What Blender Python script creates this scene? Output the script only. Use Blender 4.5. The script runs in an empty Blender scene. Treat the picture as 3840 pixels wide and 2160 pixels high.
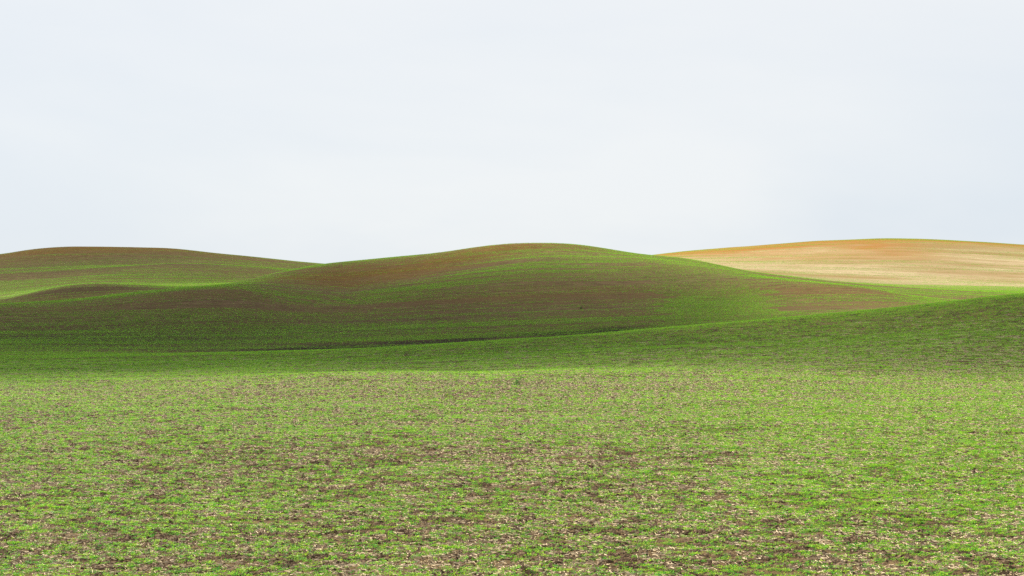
# Rolling farmland in spring: young crop on hills, cloud shadow over the middle ground.
import bpy, math
import numpy as np
from mathutils import Vector, Matrix, noise as mnoise

scene = bpy.context.scene
rng = np.random.default_rng(7)
EYE = 20.0                                    # height of the photographer's eye (m)

# ------------------------------------------------------------------ camera
cam_d = bpy.data.cameras.new('camera')
cam = bpy.data.objects.new('camera', cam_d)
scene.collection.objects.link(cam)
cam.location = (0, 0, EYE)
cam.rotation_euler = (math.radians(90), 0, 0)
cam_d.sensor_width = 36.0
cam_d.angle = math.radians(32.0)
cam_d.clip_start = 0.5
cam_d.clip_end = 20000
scene.camera = cam

# ------------------------------------------------------------------ sky, sun, exposure
SUN_EL, SUN_AZ = math.radians(40), math.radians(-58)      # azimuth from +Y towards +X
SUN = Vector((math.cos(SUN_EL) * math.sin(SUN_AZ), math.cos(SUN_EL) * math.cos(SUN_AZ), math.sin(SUN_EL)))
world = bpy.data.worlds.new('World'); scene.world = world
world.use_nodes = True
nt = world.node_tree; nt.nodes.clear()
N = nt.nodes.new; K = nt.links.new
sky = N('ShaderNodeTexSky'); sky.sky_type = 'NISHITA'; sky.sun_disc = False
sky.sun_elevation = SUN_EL; sky.sun_rotation = SUN_AZ % (2 * math.pi)
sky.altitude = 700; sky.air_density = 1.0; sky.dust_density = 1.5; sky.ozone_density = 1.0
tc = N('ShaderNodeTexCoord')
mp = N('ShaderNodeMapping'); mp.inputs['Scale'].default_value = (1.0, 1.0, 3.4)
mp.inputs['Rotation'].default_value = (0.0, 0.22, 0.4)
K(tc.outputs['Generated'], mp.inputs['Vector'])
n1 = N('ShaderNodeTexNoise'); n1.inputs['Scale'].default_value = 2.6; n1.inputs['Detail'].default_value = 5
n1.inputs['Roughness'].default_value = 0.5; n1.inputs['Distortion'].default_value = 0.4
K(mp.outputs['Vector'], n1.inputs['Vector'])
cr = N('ShaderNodeValToRGB')
cr.color_ramp.elements[0].position = 0.36; cr.color_ramp.elements[0].color = (6.7, 7.5, 8.35, 1)
cr.color_ramp.elements[1].position = 0.66; cr.color_ramp.elements[1].color = (8.25, 8.6, 8.85, 1)
K(n1.outputs['Fac'], cr.inputs['Fac'])
sep = N('ShaderNodeSeparateXYZ'); K(tc.outputs['Generated'], sep.inputs['Vector'])     # the veil is thicker away from the horizon
el = N('ShaderNodeMapRange'); el.inputs['From Min'].default_value = 0.0; el.inputs['From Max'].default_value = 0.20
el.inputs['To Max'].default_value = 0.75; K(sep.outputs['Z'], el.inputs['Value'])
up = N('ShaderNodeMix'); up.data_type = 'RGBA'; up.inputs['B'].default_value = (9.05, 9.1, 9.15, 1)
K(el.outputs['Result'], up.inputs['Factor']); K(cr.outputs['Color'], up.inputs['A'])
mx = N('ShaderNodeMix'); mx.data_type = 'RGBA'; mx.inputs['Factor'].default_value = 0.93   # thin cloud veil over the sky
K(sky.outputs['Color'], mx.inputs['A']); K(up.outputs['Result'], mx.inputs['B'])
bg = N('ShaderNodeBackground'); bg.inputs['Strength'].default_value = 0.050
K(mx.outputs['Result'], bg.inputs['Color'])
wo = N('ShaderNodeOutputWorld'); K(bg.outputs['Background'], wo.inputs['Surface'])

sun_d = bpy.data.lights.new('sun', 'SUN')
sun_d.energy = 5.0; sun_d.angle = math.radians(0.53); sun_d.color = (1.0, 0.91, 0.75)
sun = bpy.data.objects.new('sun', sun_d); scene.collection.objects.link(sun)
sun.rotation_euler = (-SUN).to_track_quat('-Z', 'Y').to_euler()
sun.location = (-300, 200, 500)

vs = scene.view_settings
vs.view_transform = 'Standard'; vs.look = 'None'; vs.exposure = 1.08; vs.gamma = 1.0
vs.use_curve_mapping = False
scene.render.engine = 'CYCLES'
cy = scene.cycles
cy.use_denoising = False
cy.max_bounces = 5; cy.diffuse_bounces = 3; cy.glossy_bounces = 2; cy.transmission_bounces = 3
cy.transparent_max_bounces = 8; cy.volume_bounces = 1
cy.use_adaptive_sampling = False
cy.caustics_reflective = False; cy.caustics_refractive = False

# ------------------------------------------------------------------ the lie of the land
# Levelled lines (x, y, height relative to the eye), from the photographer outwards.
LINES = [
    # near slope
    [(-1.8,3,-1.9), (-0.9,3,-1.9), (0,3,-1.9), (0.9,3,-1.9), (1.8,3,-1.9)],
    # near slope
    [(-12,20,-5.3), (-5.7,20,-5.3), (0,20,-5.3), (5.7,20,-5.3), (12.1,20,-5.3)],
    # near field
    [(-29.9,50,-8.15), (-14.3,50,-8.15), (0,50,-8.15), (14.3,50,-8.15), (30.2,50,-8.15)],
    # near field
    [(-53.9,90,-8.5), (-25.8,90,-8.5), (0,90,-8.5), (25.8,90,-8.5), (54.3,90,-8.5)],
    # near field
    [(-76.6,128,-8.35), (-36.7,128,-8.35), (0,128,-8.35), (36.7,128,-8.35), (77.3,128,-8.35)],
    # field brow
    [(-107.7,180,-9.36), (-49.3,172,-8.83), (-26,170,-8.46), (-11.5,168,-7.98), (-2,158,-7.72), (7.8,166,-7.85), (27.3,172,-7.83), (51.6,180,-7.87), (114.7,190,-7.63)],
    # shallow dip
    [(-128.7,215,-10.31), (-58.8,205,-9.61), (-30.6,200,-9.42), (-13.4,196,-9.34), (-2.5,190,-8.95), (9.3,198,-8.66), (32.5,205,-7.87), (60.8,212,-6.96), (132.8,220,-5.9)],
    # ridge flank
    [(-152.6,255,-11.38), (-71.1,248,-10.68), (-38.3,250,-10.38), (-17.3,252,-10.07), (12,255,-8.77), (40.9,258,-7.21), (74.6,260,-5.18), (160,265,-2.09)],
    # ridge shoulder
    [(-164.6,275,-11.6), (-78.9,275,-11.23), (-50.4,280,-10.88), (-26.2,282,-10.08), (-8.7,283,-9.17), (13.4,284,-7.81), (45.2,285,-5.61), (81.7,285,-2.51), (175.1,290,2.55)],
    # ridge crest
    [(-179.5,300,-11.92), (-87.5,305,-11.85), (-54.9,305,-11.24), (-28.3,304,-10.32), (-9.3,303,-9.14), (14.3,302,-7.5), (34.4,302,-5.95), (47.9,302,-4.81), (68,302,-2.92), (86.6,302,-0.84), (184.1,305,5.06)],
    # hidden valley
    [(-206.4,345,-12.4), (-100.4,350,-12.58), (-63,350,-12.82), (-32.6,350,-12.9), (-10.8,350,-12.43), (16.5,350,-11.18), (55.5,350,-9), (78.9,350,-6.97), (100.4,350,-4.71), (211.3,350,1.91)],
    # hill toe
    [(-239.4,400,-11.62), (-115.3,402,-11.05), (-72.8,405,-10.05), (-37.7,405,-8.97), (-12.4,405,-7.89), (19.1,405,-6.45), (46.2,405,-5.54), (63.7,402,-5.15), (89.7,398,-4.74), (113.3,395,-4.18), (238.5,395,-1.36)],
    # hill brow
    [(-281.2,470,-7.9), (-176.6,470,-5.28), (-135.3,472,-3.94), (-118.8,473,-3.21), (-99.4,476,-1.11), (-86,478,0.16), (-73.2,478,0.59), (-61.8,472,-1.84), (-45.6,468,-3.7), (-31.1,485,-1.13), (-10,512,3.7), (13.5,540,8.11), (38.3,552,8.91), (53.5,520,5.73), (71.5,485,2.97), (88.7,462,0.77), (99.1,440,-2.3), (106.9,432,-3.61), (123.3,430,-4.93), (259.6,430,-6.27)],
    # hollow
    [(-323.1,540,-9.68), (-202.9,540,-7.87), (-156.3,545,-5.64), (-136.9,545,-5.04), (-113.8,545,-2.61), (-98,545,-0.55), (-83.5,545,1.15), (-72,550,2.02), (-54.1,555,1.54), (-35.9,560,3.8), (-11.3,575,8), (14.7,590,12.02), (41.1,592,10.48), (59.1,575,8.13), (78.8,535,2.92), (98.8,515,0.29), (112.6,500,-2.06), (141.9,495,-4.13), (298.9,495,-6.67)],
    # main crest
    [(-371,620,-10.42), (-233,620,-7.11), (-178.3,622,-3.81), (-161.1,625,0.21), (-147.2,625,1.88), (-133.3,625,1.46), (-113.8,625,0.49), (-95.3,622,1.73), (-81.4,622,5.47), (-64.8,622,8.65), (-45.4,622,10.59), (-26.1,624,12.57), (-12.3,626,14.7), (1.7,627,15.98), (10.1,628,16.15), (21.3,628,15.73), (29.6,628,14.61), (43.5,626,12.19), (57.2,624,11.04), (70.4,618,8.32), (80.7,612,5.65), (89.2,605,4.38), (108.1,598,1.93), (132.9,590,-0.07), (168.6,588,-1.77), (355,588,-5.96)],
    # back valley
    [(-427.9,715,-7.24), (-205,715,-2.63), (-184.3,715,-0.24), (-168.4,715,1.35), (-131.1,720,1.2), (-110.3,720,1.2), (-75,720,3.61), (-30.1,720,5.53), (9.9,720,6.81), (50,720,5.53), (94.2,715,2.79), (128.7,712,0.55), (160.4,712,-1.19), (204.2,712,-2.38), (429.9,712,-5.63)],
    # far terrace
    [(-508.6,850,-0.09), (-243.7,850,7.66), (-205.9,850,9.37), (-181.3,850,10.88), (-158.6,850,11.83), (-130.2,850,10.88), (-101.8,850,8.42), (-86.7,850,7.29), (-35.6,850,6.15), (11.7,850,6.53), (68.5,850,7.66), (115.8,850,5.96), (153.7,850,4.07), (191.5,850,2.18), (243.7,850,0.47), (513.2,850,-3.88)],
    # far face
    [(-559.5,935,1.98), (-268.1,935,10.51), (-226.5,935,11.76), (-199.4,935,12.18), (-174.4,935,12.59), (-143.2,935,11.55), (-112,935,9.05), (-95.3,935,7.81), (-39.1,935,6.76), (12.9,935,8.22), (75.8,940,13.5), (128.7,945,14.62), (171.7,950,15.76), (214,950,15.33), (272.4,950,12.58), (573.6,950,3.07)],
    # skyline
    [(-634.3,1060,8.14), (-398.3,1060,15.22), (-303.9,1060,20.41), (-289.8,1060,22.77), (-280.3,1060,23.95), (-261.5,1060,25.01), (-233.1,1060,24.9), (-204.8,1060,24.19), (-178.9,1060,21.12), (-150.6,1060,18.29), (-110.4,1060,14.75), (-68.3,1065,11.5), (14.9,1080,10.7), (51.4,1090,14.68), (88.2,1095,20.6), (113.1,1100,23.39), (149.9,1100,26.08), (198.8,1100,29.75), (235.6,1100,30.98), (272.3,1100,29.51), (315.4,1100,27.06), (419.2,1100,20.69), (664.1,1100,8.45)],
    # lee side
    [(-777.9,1300,2), (0,1300,2), (784.9,1300,2)],
    # plain
    [(-1077.1,1800,-15), (0,1800,-15), (1086.7,1800,-15)],
    # plain
    [(-3590.4,6000,-20), (0,6000,-20), (3622.4,6000,-20)],
]
TOP = 62

# ------------------------------------------------------------------ small helpers
def pchip(x, y, q):
    """monotone cubic through (x, y), ends held flat"""
    x = np.asarray(x, float); y = np.asarray(y, float)
    h = np.diff(x); dl = np.diff(y) / h
    m = np.zeros_like(y)
    if len(x) > 2:
        w1 = 2 * h[1:] + h[:-1]; w2 = h[1:] + 2 * h[:-1]
        ok = dl[:-1] * dl[1:] > 0
        with np.errstate(all='ignore'):
            hm = (w1 + w2) / (w1 / dl[:-1] + w2 / dl[1:])
        m[1:-1] = np.where(ok, hm, 0)
        m[0] = dl[0]; m[-1] = dl[-1]
    else:
        m[:] = dl[0]
    q = np.clip(q, x[0], x[-1])
    i = np.clip(np.searchsorted(x, q) - 1, 0, len(x) - 2)
    t = (q - x[i]) / h[i]
    t2 = t * t; t3 = t2 * t
    return ((2*t3 - 3*t2 + 1) * y[i] + (t3 - 2*t2 + t) * h[i] * m[i]
            + (-2*t3 + 3*t2) * y[i+1] + (t3 - t2) * h[i] * m[i+1])

def _hash(ix, iy, seed):
    n = (ix.astype(np.int64) * 374761393 + iy.astype(np.int64) * 668265263 + seed * 974634777) & 0xFFFFFFFF
    n = ((n ^ (n >> 13)) * 1274126177) & 0xFFFFFFFF
    n = n ^ (n >> 16)
    return (n & 0xFFFF) / 65535.0

def vnoise(x, y, seed=0):
    x = np.asarray(x, float); y = np.asarray(y, float)
    ix = np.floor(x); iy = np.floor(y)
    fx = x - ix; fy = y - iy
    fx = fx * fx * fx * (fx * (fx * 6 - 15) + 10); fy = fy * fy * fy * (fy * (fy * 6 - 15) + 10)
    a = _hash(ix, iy, seed); b = _hash(ix + 1, iy, seed); c = _hash(ix, iy + 1, seed); d = _hash(ix + 1, iy + 1, seed)
    return (a * (1 - fx) + b * fx) * (1 - fy) + (c * (1 - fx) + d * fx) * fy

def fbm(x, y, seed=0, octs=4):
    """roughly -1 .. 1"""
    s = 0; a = 1; t = 0
    for o in range(octs):
        s = s + a * (vnoise(x, y, seed + 17 * o) * 2 - 1); t += a
        x = x * 2.03 + 5.7; y = y * 2.03 - 3.1; a *= 0.5
    return s / t * 1.5

def link(o):
    scene.collection.objects.link(o); return o

def tag(o, label=None, cat=None, kind=None, group=None):
    if label: o['label'] = label
    if cat: o['category'] = cat
    if kind: o['kind'] = kind
    if group: o['group'] = group
    return o

# ------------------------------------------------------------------ height field on a fan grid
BACK = 60.0                                            # the fan starts this far behind the photographer
NS = 560
S = np.tan(np.linspace(-0.52, 0.52, NS))
rows = []
d = BACK - 30.0
while d < 6060:
    rows.append(d)
    d += max(0.45, (d - 50) * 0.0062) if d < 1450 else d * 0.05
D = np.array(rows); NR = len(D)
kd = []; kz = []
for ln in LINES:
    a = np.array(ln)
    s = a[:, 0] / (a[:, 1] + BACK)
    kd.append(pchip(s, a[:, 1] + BACK, S)); kz.append(pchip(s, a[:, 2], S))
kd = np.array(kd); kz = np.array(kz)
Z = np.empty((NR, NS))
for j in range(NS):
    Z[:, j] = pchip(kd[:, j], kz[:, j], D)
def blur(a, sig, ax):
    r = int(3 * sig) + 1
    k = np.exp(-0.5 * (np.arange(-r, r + 1) / sig) ** 2); k /= k.sum()
    p = np.concatenate([np.take(a, [0] * r, ax), a, np.take(a, [-1] * r, ax)], ax)
    out = 0
    for i, w in enumerate(k):
        out = out + w * np.take(p, range(i, i + a.shape[ax]), ax)
    return out
Z = blur(blur(Z, 3.0, 0), 3.0, 1)
X = D[:, None] * S[None, :]; Y = np.repeat(D[:, None] - BACK, NS, 1)
far = np.clip((Y - 150) / 300, 0, 1)
Z += 0.10 * fbm(X / 14, Y / 11, 3, 3) * (1 - far) + far * 0.35 * fbm(X / 55, Y / 45, 4, 3)
Z += EYE
# roughness of the tilled ground, only where the grid is fine enough to carry it
nearw = np.clip((170 - Y) / 80, 0, 1)
Z += 0.018 * fbm(X / 0.9, Y / 0.8, 8, 3) * nearw
P = np.stack([X, Y, Z], -1)
du = np.zeros_like(P); dv = np.zeros_like(P)
du[:, 1:-1] = P[:, 2:] - P[:, :-2]; du[:, 0] = P[:, 1] - P[:, 0]; du[:, -1] = P[:, -1] - P[:, -2]
dv[1:-1] = P[2:] - P[:-2]; dv[0] = P[1] - P[0]; dv[-1] = P[-1] - P[-2]
NRM = np.cross(du, dv); NRM /= np.linalg.norm(NRM, axis=-1, keepdims=True)

TH = np.arctan(S)
def at_ground(x, y):
    """height and normal of the land at (x, y)"""
    dd = y + BACK
    ci = np.clip((np.arctan2(x, dd) - TH[0]) / (TH[1] - TH[0]), 0, NS - 1.001)
    ri = np.clip(np.searchsorted(D, dd) - 1, 0, NR - 2)
    fr = np.clip((dd - D[ri]) / (D[ri + 1] - D[ri]), 0, 1)
    c = ci.astype(int); fc = ci - c
    def bil(A):
        if A.ndim == 3:
            f1 = fr[:, None]; f2 = fc[:, None]
        else:
            f1 = fr; f2 = fc
        return (A[ri, c] * (1 - f2) + A[ri, c + 1] * f2) * (1 - f1) + (A[ri + 1, c] * (1 - f2) + A[ri + 1, c + 1] * f2) * f1
    return bil(Z), bil(NRM)

# ------------------------------------------------------------------ soil and stand of the crop over the land
def spot(x, y, cx, cy, rx, ry, rot=0.0):
    c, s = math.cos(rot), math.sin(rot)
    a = ((x - cx) * c + (y - cy) * s) / rx; b = (-(x - cx) * s + (y - cy) * c) / ry
    return np.exp(-(a * a + b * b))

def strip_mask(x, y):
    """the strip on the big hill that was drilled up and down the slope"""
    yl = np.array([372, 410, 470, 560, 640]); xl = np.array([30, 34, 37, 41, 44]); xr = np.array([61, 62, 62, 66, 70])
    wob = 1.5 * fbm(y / 9, y / 40, 51, 2)
    l = np.interp(y, yl, xl) + wob; r = np.interp(y, yl, xr) + wob
    m = np.clip((x - l) / 1.5, 0, 1) * np.clip((r - x) / 1.5, 0, 1)
    return m * np.clip((y - 345) / 15, 0, 1) * np.clip((650 - y) / 60, 0, 1)

def row_coord(y, z):
    return y + 2.2 * z

CLAY = [  # worn knolls where the red subsoil shows: x, y, rx, ry, amount
    (-48, 562, 32, 36, 1.0), (-14, 590, 28, 28, 0.7), (2, 612, 26, 14, 0.8), (-262, 1030, 50, 46, 1.0), (-200, 1040, 60, 30, 1.0),
    (112, 1045, 75, 62, 1.15), (170, 1080, 70, 36, 1.0), (209, 1000, 26, 48, 0.75), (236, 1078, 70, 26, 0.8), (300, 1078, 80, 34, 1.3), (150, 960, 40, 22, 0.35),
    (-140, 585, 34, 24, 0.35), (-168, 600, 30, 20, 0.2), (78, 440, 22, 22, 0.35), (92, 470, 26, 16, 0.3), (6, 452, 42, 22, 0.40), (-60, 470, 40, 18, 0.2),
]
DRY = [(205, 950, 190, 130, 1.0), (120, 990, 90, 100, 0.8), (330, 950, 140, 150, 1.0)]
STAND = [  # change of crop stand: x, y, rx, ry, amount
    # the middle hill: worn hollow and knoll, green spur and brow, brown face, green toe
    (-48, 562, 34, 34, -0.36), (0, 608, 34, 18, -0.20),
    (-46, 468, 20, 9, 0.46), (-22, 493, 18, 10, 0.50), (2, 524, 18, 12, 0.50), (26, 548, 20, 13, 0.44), (40, 606, 30, 16, 0.14),
    (-60, 614, 30, 8, 0.20), (6, 455, 48, 24, -0.22), (-70, 450, 36, 12, -0.14), (-100, 408, 85, 32, 0.24), (0, 388, 60, 12, 0.30),
    (-110, 474, 60, 6, 0.18),
    # its right flank with two low spurs
    (78, 440, 22, 22, -0.08), (76, 480, 8, 6, 0.25), (89, 462, 9, 6, 0.30), (99, 441, 9, 6, 0.30), (108, 432, 10, 6, 0.25),
    (125, 560, 40, 22, -0.12), (90, 606, 14, 9, 0.28), (108, 598, 16, 9, 0.30), (134, 590, 24, 9, 0.28), (170, 588, 30, 9, 0.2), (60, 405, 10, 14, -0.10),
    # the mound and the left skyline hill
    (-140, 590, 45, 28, -0.16), (-200, 742, 130, 30, 0.26), (-190, 818, 120, 18, -0.22), (-130, 852, 60, 6, 0.22), (-200, 920, 140, 60, -0.16), (-240, 1035, 110, 40, -0.30),
    # the tan hill
    (170, 738, 170, 26, 0.42), (220, 800, 170, 45, 0.20), (150, 980, 160, 110, -0.13), (290, 960, 140, 120, -0.13), (214, 1010, 30, 40, -0.10),
    # the near field and its ridge
    (0, 262, 150, 40, 0.06), (-60, 225, 60, 25, 0.08), (85, 290, 36, 18, 0.18), (42, 300, 40, 8, 0.16), (-20, 303, 40, 6, 0.16),
    (-6, 186, 30, 7, -0.18), (28, 108, 16, 36, 0.20), (-80, 240, 60, 50, -0.06), (50, 265, 70, 35, 0.12), (-22, 84, 16, 14, -0.10), (2, 84, 16, 14, -0.15), (0, 60, 20, 14, -0.10), (-16, 135, 30, 20, -0.06), (-8, 150, 30, 14, -0.08), (20, 72, 9, 12, 0.12), (-12, 66, 8, 5, 0.08),
]

LINE = {}
for _n, _i in (('ridge', 9), ('brow', 12), ('crest', 14), ('terrace', 16)):
    LINE[_n] = np.array(LINES[_i])[:, :2]
def crest_green(x, y):
    """the crop stands thicker along the brows"""
    out = 0 * x
    for nm, x0, x1, amt, wd, off in (('ridge', -60, 110, 0.34, 7, 3), ('brow', -170, -70, 0.45, 7, 3), ('crest', -175, -96, 0.25, 6, 1),
                                     ('crest', -88, -30, 0.34, 9, 6), ('crest', 10, 60, 0.22, 8, 4), ('crest', 84, 190, 0.42, 8, 3), ('brow', 60, 125, 0.42, 7, 2), ('terrace', -260, -80, 0.22, 12, 4)):
        yl = np.interp(x, LINE[nm][:, 0], LINE[nm][:, 1])
        e = np.clip((x - x0) / 12, 0, 1) * np.clip((x1 - x) / 12, 0, 1)
        out = out + amt * e * np.exp(-((y - yl + off) / wd) ** 2)
    return out

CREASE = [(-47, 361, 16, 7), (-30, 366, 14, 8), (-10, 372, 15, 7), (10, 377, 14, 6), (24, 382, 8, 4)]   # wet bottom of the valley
def soil_fields(x, y, z):
    w = row_coord(y, z)
    wx = x + 7 * fbm(x / 24, y / 24, 21, 3); wy = y + 6 * fbm(x / 24, y / 24, 22, 3)
    clay = sum(a * spot(wx, wy, cx, cy, rx, ry) for cx, cy, rx, ry, a in CLAY)
    clay = np.clip(clay * (0.85 + 0.45 * fbm(x / 20, w / 6, 23, 4)), 0, 1)
    dry = np.clip(sum(a * spot(wx, wy, cx, cy, rx, ry) for cx, cy, rx, ry, a in DRY), 0, 1)
    dry = dry * np.clip((y - 640) / 60, 0, 1)
    wet_shade = np.clip(sum(spot(x, y, *c) for c in CREASE) * (0.75 + 0.5 * fbm(x / 9, y / 4, 41, 2)) + 0.8 * spot(x, y, -90, 392, 75, 38) + 0.65 * spot(x, y, -145, 594, 38, 20), 0, 1)  # wet valley crease, plus two broad spots painting deeper shade into the soil
    return clay, dry, wet_shade

def stand(x, y, z):
    """how thick the crop stands, 0 .. 1"""
    w = row_coord(y, z)
    wx = x + 6 * fbm(x / 22, y / 22, 31, 3); wy = y + 5 * fbm(x / 22, y / 22, 32, 3)
    v = 0.56 - 0.09 * np.clip((y - 190) / 40, 0, 1) - 0.17 * np.clip((y - 390) / 40, 0, 1)
    v = v + 1.35 * sum(a * spot(wx, wy, cx, cy, rx, ry) for cx, cy, rx, ry, a in STAND)
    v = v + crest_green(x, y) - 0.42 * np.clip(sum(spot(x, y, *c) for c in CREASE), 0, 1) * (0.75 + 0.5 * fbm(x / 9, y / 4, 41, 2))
    tr = (y + 0.05 * x + 3 * fbm(x / 60, 0 * x, 71, 2)) % 23.0                    # wheel tracks of the sprayer
    v = v - 0.30 * (np.exp(-((tr - 6) / 0.6) ** 2) + np.exp(-((tr - 8.2) / 0.6) ** 2)) * np.clip((y - 120) / 60, 0, 1) * np.clip((330 - y) / 20, 0, 1)
    farw = np.clip((y - 200) / 200, 0, 1)
    v = v + farw * (0.40 * fbm(x / 80, w / 5, 33, 3) + 0.32 * fbm(x / 60, w / 1.7, 39, 2) + 0.12 * fbm(x / 28, w / 14, 34, 3))
    v = v + (1 - farw) * (0.13 * fbm(x / 3.5, y / 3, 35, 3) + 0.20 * fbm(x / 45, y / 1.5, 36, 3) + 0.06 * fbm(x / 26, y / 16, 37, 2))
    tw = (w + 5 * fbm(x / 90, w / 60, 72, 2)) % 8.0                                # drill passes round the hills
    v = v - farw * 0.20 * np.exp(-((tw - 4) / 0.8) ** 2) + farw * 0.10 * np.exp(-((tw - 6) / 0.8) ** 2)
    sm = strip_mask(x, y)
    up = 0.32 + 0.68 * np.clip((470 - y) / 45, 0, 1) + 0.16 * fbm(x / 1.6, y / 40, 38, 3)
    v = v * (1 - sm) + up * sm
    return np.clip(v, 0.03, 1)

CL, DR, WS = soil_fields(X, Y, Z)

# ------------------------------------------------------------------ materials
def mat(name):
    m = bpy.data.materials.new(name); m.use_nodes = True
    t = m.node_tree; t.nodes.clear()
    o = t.nodes.new('ShaderNodeOutputMaterial')
    return m, t, o

def rgb_mix(t, fac, a, b):
    n = t.nodes.new('ShaderNodeMix'); n.data_type = 'RGBA'
    for key, val in (('Factor', fac), ('A', a), ('B', b)):
        if isinstance(val, (int, float)): n.inputs[key].default_value = val
        elif isinstance(val, tuple): n.inputs[key].default_value = (*val, 1)
        else: t.links.new(val, n.inputs[key])
    return n.outputs['Result']

def ramp(t, src, p0, p1):
    n = t.nodes.new('ShaderNodeMapRange'); n.inputs['From Min'].default_value = p0; n.inputs['From Max'].default_value = p1
    t.links.new(src, n.inputs['Value']); return n.outputs['Result']

def tnoise(t, vec, scale, detail=3, rough=0.6):
    n = t.nodes.new('ShaderNodeTexNoise'); n.inputs['Scale'].default_value = scale
    n.inputs['Detail'].default_value = detail; n.inputs['Roughness'].default_value = rough
    t.links.new(vec, n.inputs['Vector']); return n.outputs['Fac']

def soil_material():
    m, t, o = mat('tilled_soil')
    geo = t.nodes.new('ShaderNodeNewGeometry'); pos = geo.outputs['Position']
    att = lambda nm: (lambda a: (setattr(a, 'attribute_name', nm), a.outputs['Fac'])[1])(t.nodes.new('ShaderNodeAttribute'))
    st = t.nodes.new('ShaderNodeMapping'); st.inputs['Scale'].default_value = (0.22, 1.0, 1.0)
    t.links.new(pos, st.inputs['Vector'])
    fine = tnoise(t, pos, 9.0, 4, 0.7)
    mid = tnoise(t, st.outputs['Vector'], 0.9, 4, 0.65)
    big = tnoise(t, st.outputs['Vector'], 0.07, 3, 0.55)
    c = rgb_mix(t, ramp(t, mid, 0.3, 0.72), (0.040, 0.026, 0.012), (0.175, 0.124, 0.068))
    c = rgb_mix(t, ramp(t, big, 0.38, 0.68), c, (0.105, 0.072, 0.034))
    clay = rgb_mix(t, ramp(t, mid, 0.3, 0.7), (0.066, 0.038, 0.012), (0.150, 0.086, 0.026))
    c = rgb_mix(t, att('clay'), c, clay)
    dry = rgb_mix(t, ramp(t, mid, 0.3, 0.7), (0.245, 0.185, 0.105), (0.40, 0.325, 0.210))
    dry = rgb_mix(t, ramp(t, tnoise(t, st.outputs['Vector'], 0.035, 4, 0.6), 0.42, 0.62), dry, (0.225, 0.155, 0.075))
    dryclay = rgb_mix(t, att('clay'), dry, (0.245, 0.118, 0.034))
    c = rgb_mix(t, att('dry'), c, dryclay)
    c = rgb_mix(t, att('wet_shade'), c, (0.030, 0.022, 0.015))  # dark colour for the wet crease and for the painted shade
    # bits of old straw and pale crumbs
    c = rgb_mix(t, ramp(t, fine, 0.60, 0.72), c, (0.30, 0.24, 0.15))
    b = t.nodes.new('ShaderNodeBsdfPrincipled'); b.inputs['Roughness'].default_value = 0.95
    b.inputs['Specular IOR Level'].default_value = 0.02
    t.links.new(c, b.inputs['Base Color'])
    bp = t.nodes.new('ShaderNodeBump'); bp.inputs['Strength'].default_value = 0.9; bp.inputs['Distance'].default_value = 0.06
    t.links.new(tnoise(t, pos, 6.0, 5, 0.7), bp.inputs['Height']); t.links.new(bp.outputs['Normal'], b.inputs['Normal'])
    t.links.new(b.outputs['BSDF'], o.inputs['Surface'])
    return m

def leaf_material(name, dark, light, trans=0.45, tint=True):
    m, t, o = mat(name)
    a = t.nodes.new('ShaderNodeAttribute'); a.attribute_name = 'tint'
    oi = t.nodes.new('ShaderNodeObjectInfo')
    c = rgb_mix(t, a.outputs['Fac'], dark, light)
    hs = t.nodes.new('ShaderNodeHueSaturation')
    t.links.new(c, hs.inputs['Color'])
    mr = t.nodes.new('ShaderNodeMapRange'); mr.inputs['To Min'].default_value = 0.85; mr.inputs['To Max'].default_value = 1.12
    t.links.new(oi.outputs['Random'], mr.inputs['Value']); t.links.new(mr.outputs['Result'], hs.inputs['Value'])
    b = t.nodes.new('ShaderNodeBsdfPrincipled'); b.inputs['Roughness'].default_value = 0.5
    b.inputs['Specular IOR Level'].default_value = 0.18
    t.links.new(hs.outputs['Color'], b.inputs['Base Color'])
    tr = t.nodes.new('ShaderNodeBsdfTranslucent'); t.links.new(hs.outputs['Color'], tr.inputs['Color'])
    ms = t.nodes.new('ShaderNodeMixShader'); ms.inputs['Fac'].default_value = trans
    t.links.new(b.outputs['BSDF'], ms.inputs[1]); t.links.new(tr.outputs['BSDF'], ms.inputs[2])
    t.links.new(ms.outputs['Shader'], o.inputs['Surface'])
    return m

def plain_material(name, dark, light, rough=0.9):
    m, t, o = mat(name)
    a = t.nodes.new('ShaderNodeAttribute'); a.attribute_name = 'tint'
    geo = t.nodes.new('ShaderNodeNewGeometry')
    c = rgb_mix(t, a.outputs['Fac'], dark, light)
    c = rgb_mix(t, ramp(t, tnoise(t, geo.outputs['Position'], 25, 3), 0.35, 0.7), c, tuple(0.7 * k for k in dark))
    b = t.nodes.new('ShaderNodeBsdfPrincipled'); b.inputs['Roughness'].default_value = rough
    b.inputs['Specular IOR Level'].default_value = 0.05
    t.links.new(c, b.inputs['Base Color']); t.links.new(b.outputs['BSDF'], o.inputs['Surface'])
    return m

SOIL = soil_material()
LEAF = leaf_material('seedling_leaf', (0.022, 0.290, 0.022), (0.400, 0.620, 0.028))
WEED = leaf_material('weed_leaf', (0.010, 0.085, 0.012), (0.030, 0.170, 0.020), 0.3)
STRAW = plain_material('straw', (0.40, 0.31, 0.19), (0.74, 0.64, 0.46), 0.7)
CLOD = plain_material('clod', (0.036, 0.023, 0.013), (0.230, 0.165, 0.105))

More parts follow.
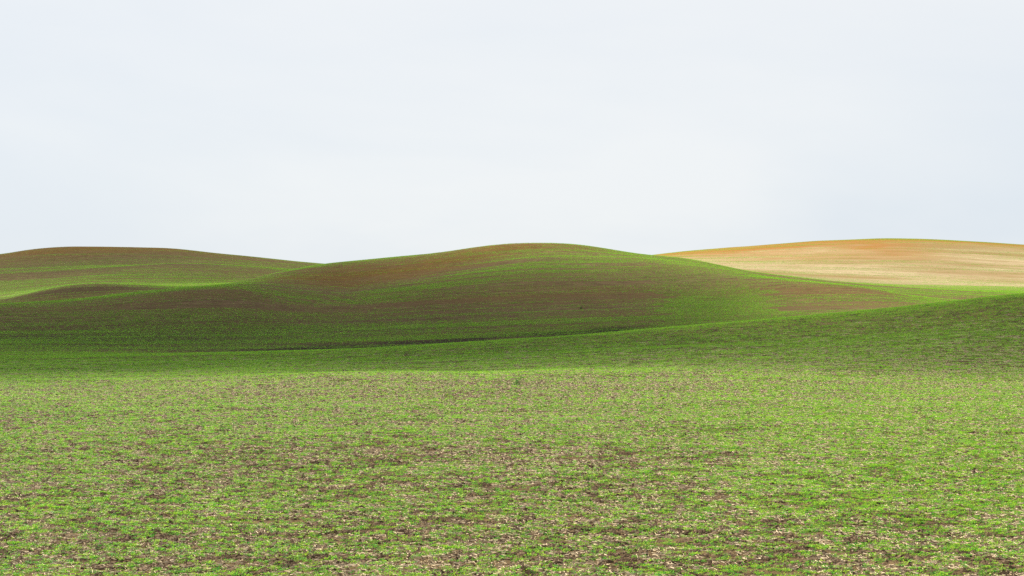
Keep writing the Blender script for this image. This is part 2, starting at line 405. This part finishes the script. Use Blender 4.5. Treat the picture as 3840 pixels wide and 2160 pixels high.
# ------------------------------------------------------------------ the land, in pieces that meet in the valleys
def land(name, r0, r1, c0, c1, label):
    p = P[r0:r1 + 1, c0:c1 + 1]; nr, nc = p.shape[:2]
    idx = np.arange(nr * nc).reshape(nr, nc)
    f = np.stack([idx[:-1, :-1], idx[:-1, 1:], idx[1:, 1:], idx[1:, :-1]], -1).reshape(-1, 4)
    me = bpy.data.meshes.new(name)
    me.vertices.add(nr * nc); me.vertices.foreach_set('co', p.reshape(-1).astype(np.float32))
    me.loops.add(f.size); me.loops.foreach_set('vertex_index', f.reshape(-1).astype(np.int32))
    me.polygons.add(len(f)); me.polygons.foreach_set('loop_start', np.arange(0, f.size, 4, dtype=np.int32))
    me.update(calc_edges=True)
    me.polygons.foreach_set('use_smooth', np.ones(len(f), bool))
    for nm, A in (('clay', CL), ('dry', DR), ('wet_shade', WS)):
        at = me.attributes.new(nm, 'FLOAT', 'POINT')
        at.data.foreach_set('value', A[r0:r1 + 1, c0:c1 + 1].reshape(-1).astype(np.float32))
    me.normals_split_custom_set_from_vertices(NRM[r0:r1 + 1, c0:c1 + 1].reshape(-1, 3).tolist())
    me.materials.append(SOIL)
    return tag(link(bpy.data.objects.new(name, me)), label, 'hill' if name == 'hill' else 'ground', 'structure')

rv = int(np.searchsorted(D, BACK + 350)); rb = int(np.searchsorted(D, BACK + 715)); rl = int(np.searchsorted(D, BACK + 1300))
cm = int(np.searchsorted(S, 0.0))
land('field', 0, rv, 0, NS - 1, 'near field of young green crop on brown soil rising to the right')
land('hill', rv, rb, 0, NS - 1, 'broad rounded middle hill of green crop and brown soil in cloud shade')
land('hill', rb, rl, 0, cm, 'distant green and brown hill on the left skyline behind the small mound')
land('hill', rb, rl, cm, NS - 1, 'distant sunlit tan hill on the right skyline')
land('ground', rl, NR - 1, 0, NS - 1, 'low plain beyond the far hills')

# ------------------------------------------------------------------ small pieces shared by the crop, litter and clods
def mesh_from(name, verts, faces, tints, material):
    me = bpy.data.meshes.new(name)
    me.from_pydata(verts, [], faces)
    at = me.attributes.new('tint', 'FLOAT', 'POINT'); at.data.foreach_set('value', np.array(tints, np.float32))
    me.materials.append(material)
    return me

def add_seedling(V, Fc, T, x, y, r, fine):
    """a low rosette of a few cupped leaflets on short stalks"""
    size = r.uniform(0.72, 1.25); hue = np.clip(r.normal(0.5, 0.27), 0, 1)
    n = r.integers(6, 10) if fine else r.integers(4, 6)
    a0 = r.uniform(0, 6.28)
    for k in range(n):
        a = a0 + k * 2.4 + r.uniform(-.3, .3)
        reach = r.uniform(0.012, 0.058) * size; h = r.uniform(0.022, 0.072) * size
        ln = r.uniform(0.030, 0.052) * size; wd = ln * r.uniform(0.34, 0.52)
        if not fine: ln *= 1.25; wd *= 1.35
        pit = r.uniform(-0.5, 0.75)
        ca, sa = math.cos(a), math.sin(a)
        bx, by, bz = x + ca * reach, y + sa * reach, h
        dx, dy, dz = ca * math.cos(pit) * ln, sa * math.cos(pit) * ln, math.sin(pit) * ln
        roll = r.uniform(-0.6, 0.6)
        sx, sy, sz = -sa * wd * math.cos(roll), ca * wd * math.cos(roll), wd * math.sin(roll)
        i = len(V); tt = float(np.clip(hue + r.uniform(-.25, .25), 0, 1))
        if fine:
            lift = 0.12 * ln
            V += [(bx, by, bz), (bx + dx*.5 + sx, by + dy*.5 + sy, bz + dz*.5 + sz + lift), (bx + dx, by + dy, bz + dz),
                  (bx + dx*.5 - sx, by + dy*.5 - sy, bz + dz*.5 - sz + lift), (x, y, -0.01), (x + 0.003, y + 0.003, -0.01)]
            T += [tt] * 4 + [0.15] * 2
            Fc += [(i, i+1, i+2), (i, i+2, i+3), (i+4, i+5, i)]
        else:
            V += [(bx, by, bz), (bx + dx*.5 + sx, by + dy*.5 + sy, bz + dz*.5 + sz), (bx + dx, by + dy, bz + dz),
                  (bx + dx*.5 - sx, by + dy*.5 - sy, bz + dz*.5 - sz)]
            T += [tt] * 4
            Fc += [(i, i+1, i+2, i+3)]

def add_clod(V, Fc, T, x, y, s, r):
    i = len(V); tt = r.uniform(0, 1)
    sx, sy, sz = s * r.uniform(.7, 1.3), s * r.uniform(.7, 1.3), s * r.uniform(.45, .8)
    ring = []
    for k in range(6):
        a = k * math.pi / 3 + r.uniform(-.3, .3); q = r.uniform(.75, 1.15)
        ring.append((x + math.cos(a) * sx * q, y + math.sin(a) * sy * q, sz * r.uniform(-.1, .45)))
    V += ring + [(x + sx * r.uniform(-.3, .3), y + sy * r.uniform(-.3, .3), sz * r.uniform(.75, 1.1))]
    V += [(px, py, -0.03) for px, py, pz in ring]
    for k in range(6):
        n = (k + 1) % 6
        Fc += [(i + k, i + n, i + 6), (i + 7 + k, i + 7 + n, i + n, i + k)]
    T += [tt] * 13

def add_straw(V, Fc, T, x, y, r):
    i = len(V); a = r.uniform(0, 6.28); ln = r.uniform(0.05, 0.22); w = r.uniform(0.005, 0.013); h = r.uniform(0.01, 0.03); tl = r.uniform(-.25, .25)
    ca, sa = math.cos(a), math.sin(a)
    for e in (-.5, .5):
        for ox, oz in ((-w, 0), (w, 0), (0, w * 1.6)):
            V.append((x + ca * ln * e - sa * ox, y + sa * ln * e + ca * ox, h + oz + tl * ln * (e + .5)))
    Fc += [(i, i+1, i+4, i+3), (i+1, i+2, i+5, i+4), (i+2, i, i+3, i+5), (i, i+2, i+1), (i+3, i+4, i+5)]
    T += [r.uniform(0, 1)] * 6

def collection_of(name, meshes):
    """pieces kept out of the scene; only the scatter below uses them"""
    c = bpy.data.collections.new(name)
    for i, me in enumerate(meshes):
        c.objects.link(bpy.data.objects.new('%s_%03d' % (name, i), me))
    return c

def scatter(name, coll, pos, rot, scl, idx, label, cat):
    """one object that sets the pieces out at the given points"""
    me = bpy.data.meshes.new(name)
    me.vertices.add(len(pos)); me.vertices.foreach_set('co', np.asarray(pos, np.float32).reshape(-1))
    for nm, ty, key, val in (('rot', 'FLOAT_VECTOR', 'vector', rot), ('scl', 'FLOAT', 'value', scl), ('idx', 'INT', 'value', idx)):
        at = me.attributes.new(nm, ty, 'POINT')
        at.data.foreach_set(key, np.asarray(val, np.int32 if ty == 'INT' else np.float32).reshape(-1))
    o = link(bpy.data.objects.new(name, me))
    g = bpy.data.node_groups.new(name, 'GeometryNodeTree')
    g.interface.new_socket('Geometry', in_out='INPUT', socket_type='NodeSocketGeometry')
    g.interface.new_socket('Geometry', in_out='OUTPUT', socket_type='NodeSocketGeometry')
    gi = g.nodes.new('NodeGroupInput'); go = g.nodes.new('NodeGroupOutput')
    ci = g.nodes.new('GeometryNodeCollectionInfo'); ci.inputs['Collection'].default_value = coll
    ci.inputs['Separate Children'].default_value = True; ci.inputs['Reset Children'].default_value = True
    ip = g.nodes.new('GeometryNodeInstanceOnPoints'); ip.inputs['Pick Instance'].default_value = True
    def named(nm, ty):
        n = g.nodes.new('GeometryNodeInputNamedAttribute'); n.data_type = ty; n.inputs['Name'].default_value = nm
        return n.outputs['Attribute']
    e2r = g.nodes.new('FunctionNodeEulerToRotation')
    g.links.new(named('rot', 'FLOAT_VECTOR'), e2r.inputs['Euler'])
    g.links.new(gi.outputs[0], ip.inputs['Points']); g.links.new(ci.outputs[0], ip.inputs['Instance'])
    g.links.new(e2r.outputs['Rotation'], ip.inputs['Rotation'])
    g.links.new(named('scl', 'FLOAT'), ip.inputs['Scale']); g.links.new(named('idx', 'INT'), ip.inputs['Instance Index'])
    g.links.new(ip.outputs['Instances'], go.inputs[0])
    md = o.modifiers.new('scatter', 'NODES'); md.node_group = g
    return tag(o, label, cat, 'stuff')

def tilt_euler(nrm, yaw):
    """Euler angles that lay a piece on the slope, turned by yaw"""
    nx, ny, nz = nrm[:, 0], nrm[:, 1], nrm[:, 2]
    c, s = np.cos(yaw), np.sin(yaw)
    xa = np.stack([c, s, np.zeros_like(c)], -1)
    xa = xa - nrm * (xa * nrm).sum(-1, keepdims=True); xa /= np.linalg.norm(xa, axis=-1, keepdims=True)
    ya = np.cross(nrm, xa)
    ry = -np.arcsin(np.clip(xa[:, 2], -1, 1)); rx = np.arctan2(ya[:, 2], nrm[:, 2]); rz = np.arctan2(xa[:, 1], xa[:, 0])
    return np.stack([rx, ry, rz], -1)

# ------------------------------------------------------------------ crop
LEVELS = 14
def crop_patches(name, sx, sy, top, fine, variants):
    ms = []
    for L in range(LEVELS):
        for v in range(variants):
            r = np.random.default_rng(1000 + L * 31 + v * 7 + int(sx * 10))
            V, Fc, T = [], [], []
            n = int(top * sx * sy * ((L + 0.35) / (LEVELS - 1)) ** 1.25)
            k = 0
            while k < n:
                x = r.uniform(-sx/2, sx/2); row = round(r.uniform(-sy/2, sy/2) / 0.2) * 0.2
                for q in range(r.integers(2, 7)):                   # seedlings come up in little bunches
                    add_seedling(V, Fc, T, x + r.normal(0, .10), row + r.normal(0, .06), r, fine); k += 1
            if not V:
                add_seedling(V, Fc, T, 0, 0, r, fine)
            ms.append(mesh_from(name, V, Fc, T, LEAF))
    return collection_of(name, ms)

def cells(y0, y1, sx, sy, half=0.37):
    ys = np.arange(y0 + sy / 2, y1, sy); out = []
    for y in ys:
        w = half * y + 6
        xs = np.arange(-w, w, sx) + (hash((int(y * 10), 3)) % 100) / 100 * sx
        out.append(np.stack([xs, np.full_like(xs, y)], -1))
    return np.concatenate(out)

def plant(name, coll, sx, sy, y0, y1, variants, label):
    c = cells(y0, y1, sx, sy)
    z, n = at_ground(c[:, 0], c[:, 1])
    v = stand(c[:, 0], c[:, 1], z)
    # leave out ground that lies turned well away behind a crest
    vis = ((EYE - z) * n[:, 2] - c[:, 0] * n[:, 0] - c[:, 1] * n[:, 1]) / np.hypot(c[:, 0], c[:, 1]) > -0.06
    c, z, n, v = c[vis], z[vis], n[vis], v[vis]
    L = np.clip(np.floor(v * (LEVELS - 1) + rng.uniform(0.2, 0.8, len(v))), 0, LEVELS - 1).astype(int)
    idx = L * variants + rng.integers(0, variants, len(v))
    yaw = np.where(rng.uniform(0, 1, len(v)) < 0.5, 0, math.pi) + rng.normal(0, 0.04, len(v))
    print(name, len(v), 'patches')
    return scatter(name, coll, np.column_stack([c, z]), tilt_euler(n, yaw), np.ones(len(v)), idx, label, 'crop')

Y1, Y2 = 130, 350
plant('crop', crop_patches('near_crop', 2.0, 1.0, TOP, True, 4), 2.0, 1.0, 36, Y1, 4, 'bright green seedlings and bare gaps in the sunlit foreground')
plant('crop', crop_patches('field_crop', 4.0, 1.5, TOP, False, 3), 4.0, 1.5, Y1, Y2, 3, 'fine green seedlings on the shaded ridge behind the sunlit foreground')
plant('crop', crop_patches('hill_crop', 8.0, 1.25, TOP, False, 3), 8.0, 1.25, Y2, 1180, 3, 'young crop tinting the far rolling hills green')

# ------------------------------------------------------------------ clods and straw between the plants
def litter(name, kind, per, sx, variants, y0, y1, label, cat, material):
    ms = []
    for v in range(variants):
        r = np.random.default_rng(50 + v + int(per)); V, Fc, T = [], [], []
        for k in range(int(per * sx * sx)):
            x, y = r.uniform(-sx/2, sx/2, 2)
            if kind == 'clod': add_clod(V, Fc, T, x, y, float(np.clip(r.lognormal(-3.3, 0.55), .012, .12)), r)
            else: add_straw(V, Fc, T, x, y, r)
        ms.append(mesh_from(name, V, Fc, T, material))
    coll = collection_of(name + '_piece', ms)
    c = cells(y0, y1, sx, sx)
    z, n = at_ground(c[:, 0], c[:, 1])
    p = 1.0 if kind == 'clod' else 0.70 + 0.28 * fbm(c[:, 0] / 7, c[:, 1] / 4, 62, 3)
    if kind == 'straw': p = p + 0.40 * np.exp(-((c[:, 1] - 138) / 30) ** 2)
    p = p * (np.clip((330 - c[:, 1]) / 120, 0, 1) if kind == 'clod' else np.clip((285 - c[:, 1]) / 130, 0, 1))
    keep = rng.uniform(0, 1, len(c)) < p
    c, z, n = c[keep], z[keep], n[keep]
    yaw = rng.integers(0, 4, len(c)) * math.pi / 2
    scatter(name, coll, np.column_stack([c, z]), tilt_euler(n, yaw), np.ones(len(c)), rng.integers(0, variants, len(c)), label, cat)
litter('soil_clods', 'clod', 110, 2.0, 6, 36, 340, 'brown soil clods between the foreground seedlings', 'soil', CLOD)
litter('straw_litter', 'straw', 52, 1.0, 12, 36, 340, 'pale bits of old straw on the foreground soil', 'straw', STRAW)

# ------------------------------------------------------------------ weeds that stand out of the crop
def weed(x, y, r_, h_, seed, label):
    r = np.random.default_rng(seed)
    z, n = at_ground(np.array([x]), np.array([y]))
    e = link(bpy.data.objects.new('weed_plant', None)); e.location = (x, y, float(z[0]) - 0.01); e.empty_display_size = 0.1
    tag(e, label, 'weed', group='weeds in the crop')
    V, Fc, T = [], [], []
    for s in range(3):                                   # branching stem
        a = s * 2.1; top = (math.cos(a) * r_ * .25, math.sin(a) * r_ * .25, h_ * r.uniform(.6, .85))
        i = len(V)
        for k in range(5):
            b = k * 2 * math.pi / 5
            V.append((math.cos(b) * .012, math.sin(b) * .012, 0)); V.append((top[0] + math.cos(b) * .006, top[1] + math.sin(b) * .006, top[2]))
        for k in range(5):
            q = (k + 1) % 5; Fc.append((i + 2*k, i + 2*q, i + 2*q + 1, i + 2*k + 1))
        T += [0.5] * 10
    o = link(bpy.data.objects.new('stem', mesh_from('stem', V, Fc, T, WEED))); o.parent = e
    for k in range(15):
        V, Fc, T = [], [], []
        a = k * 2.4 + r.uniform(-.3, .3); f = k / 14
        bz = h_ * (0.12 + 0.72 * f); rr = r_ * (0.15 + 0.1 * r.uniform()); ln = r_ * (0.95 - 0.5 * f); w = ln * 0.30
        pit0 = 0.15 + 0.9 * f; ca, sa = math.cos(a), math.sin(a)
        px, pz = rr * 0.4, bz
        for m, ww in enumerate((0.15, .8, 1.0, .75, .05)):
            for s in (-1, 0, 1):
                V.append((ca * px - sa * s * w * ww, sa * px + ca * s * w * ww, pz + abs(s) * w * ww * .35)); T.append(r.uniform(.2, .8))
            pit = pit0 - 0.35 * m
            px += ln / 4 * math.cos(pit); pz += ln / 4 * math.sin(pit)
        for m in range(4):
            for s in (0, 1):
                i = m * 3 + s; Fc.append((i, i + 1, i + 4, i + 3))
        o = link(bpy.data.objects.new('leaf', mesh_from('leaf', V, Fc, T, WEED))); o.parent = e
weed(0.4, 147.0, 0.40, 0.48, 5, 'taller dark green leafy weed standing out in the sunlit field')
weed(0.9, 154.0, 0.22, 0.14, 6, 'low flat green weed just behind the taller dark green weed')
weed(16.3, 422.0, 0.50, 0.55, 9, 'tiny dark green weed low on the shaded face of the middle hill')

# ------------------------------------------------------------------ the clouds whose shadows lie on the hills
def cloud(name, sx, sy, rx, ry, thick, H, density, seed, label, power=1.5, lee=1.0):
    """a heap of cloud at height H whose shadow falls around (sx, sy)"""
    k = (H - EYE) / SUN.z
    cx, cyy = sx + SUN.x * k, sy + SUN.y * k
    NA, NRr = 96, 24
    V = []; Fc = []
    def shape(a, q):
        ed = 1 + 0.20 * mnoise.noise((math.cos(a) * 1.6 + seed, math.sin(a) * 1.6, seed * .7)) + 0.07 * mnoise.noise((math.cos(a) * 4 + seed, math.sin(a) * 4, 3.1))
        x, y = math.cos(a) * q * ed * rx, math.sin(a) * q * ed * ry * (lee if math.sin(a) > 0 else 1.0)
        return x, y
    for side in (1, -1):
        for i in range(NRr):
            q = i / NRr
            for j in range(NA):
                a = j / NA * 2 * math.pi
                x, y = shape(a, q)
                t = (1 - q * q) ** (power + (0.35 * math.sin(a) if lee > 1 else 0)) * thick * (1 + 0.45 * mnoise.noise((x / 90 + seed, y / 90, 1.7)) + 0.2 * mnoise.noise((x / 35, y / 35 + seed, 4.2)))
                V.append((x, y, t * (0.72 if side > 0 else -0.28)))
    rim = len(V)
    for j in range(NA):
        x, y = shape(j / NA * 2 * math.pi, 1.0); V.append((x, y, 0))
    for si, base in ((0, 0), (1, NRr * NA)):
        for i in range(NRr):
            for j in range(NA):
                n = (j + 1) % NA
                a = base + i * NA + j; b = base + i * NA + n
                c, e = (base + (i+1) * NA + n, base + (i+1) * NA + j) if i < NRr - 1 else (rim + n, rim + j)
                Fc.append((a, e, c, b) if si == 0 else (a, b, c, e))
    me = bpy.data.meshes.new(name); me.from_pydata(V, [], Fc)
    import bmesh
    bm = bmesh.new(); bm.from_mesh(me); bmesh.ops.remove_doubles(bm, verts=bm.verts, dist=0.01)
    bmesh.ops.recalc_face_normals(bm, faces=bm.faces); bm.to_mesh(me); bm.free()
    m, t, o = mat(name)
    pv = t.nodes.new('ShaderNodeVolumePrincipled'); pv.inputs['Color'].default_value = (1, 1, 1, 1)
    pv.inputs['Density'].default_value = density; pv.inputs['Anisotropy'].default_value = 0.4
    t.links.new(pv.outputs['Volume'], o.inputs['Volume'])
    me.materials.append(m)
    ob = link(bpy.data.objects.new(name, me)); ob.location = (cx, cyy, H)
    return tag(ob, label, 'cloud', 'structure')
cloud('cloud', -178, 402, 250, 275, 130, 620, 0.023, 2.0, 'cloud overhead that shades the middle hill', 1.8, 1.2)
cloud('cloud', -260, 905, 260, 235, 120, 640, 0.0065, 7.0, 'cloud overhead that dims the left skyline hill', 1.0)
cloud('cloud', 90, 248, 132, 86, 60, 600, 0.0165, 4.0, 'small cloud overhead that dims the near ridge and low spurs on the right', 1.0, 1.8)
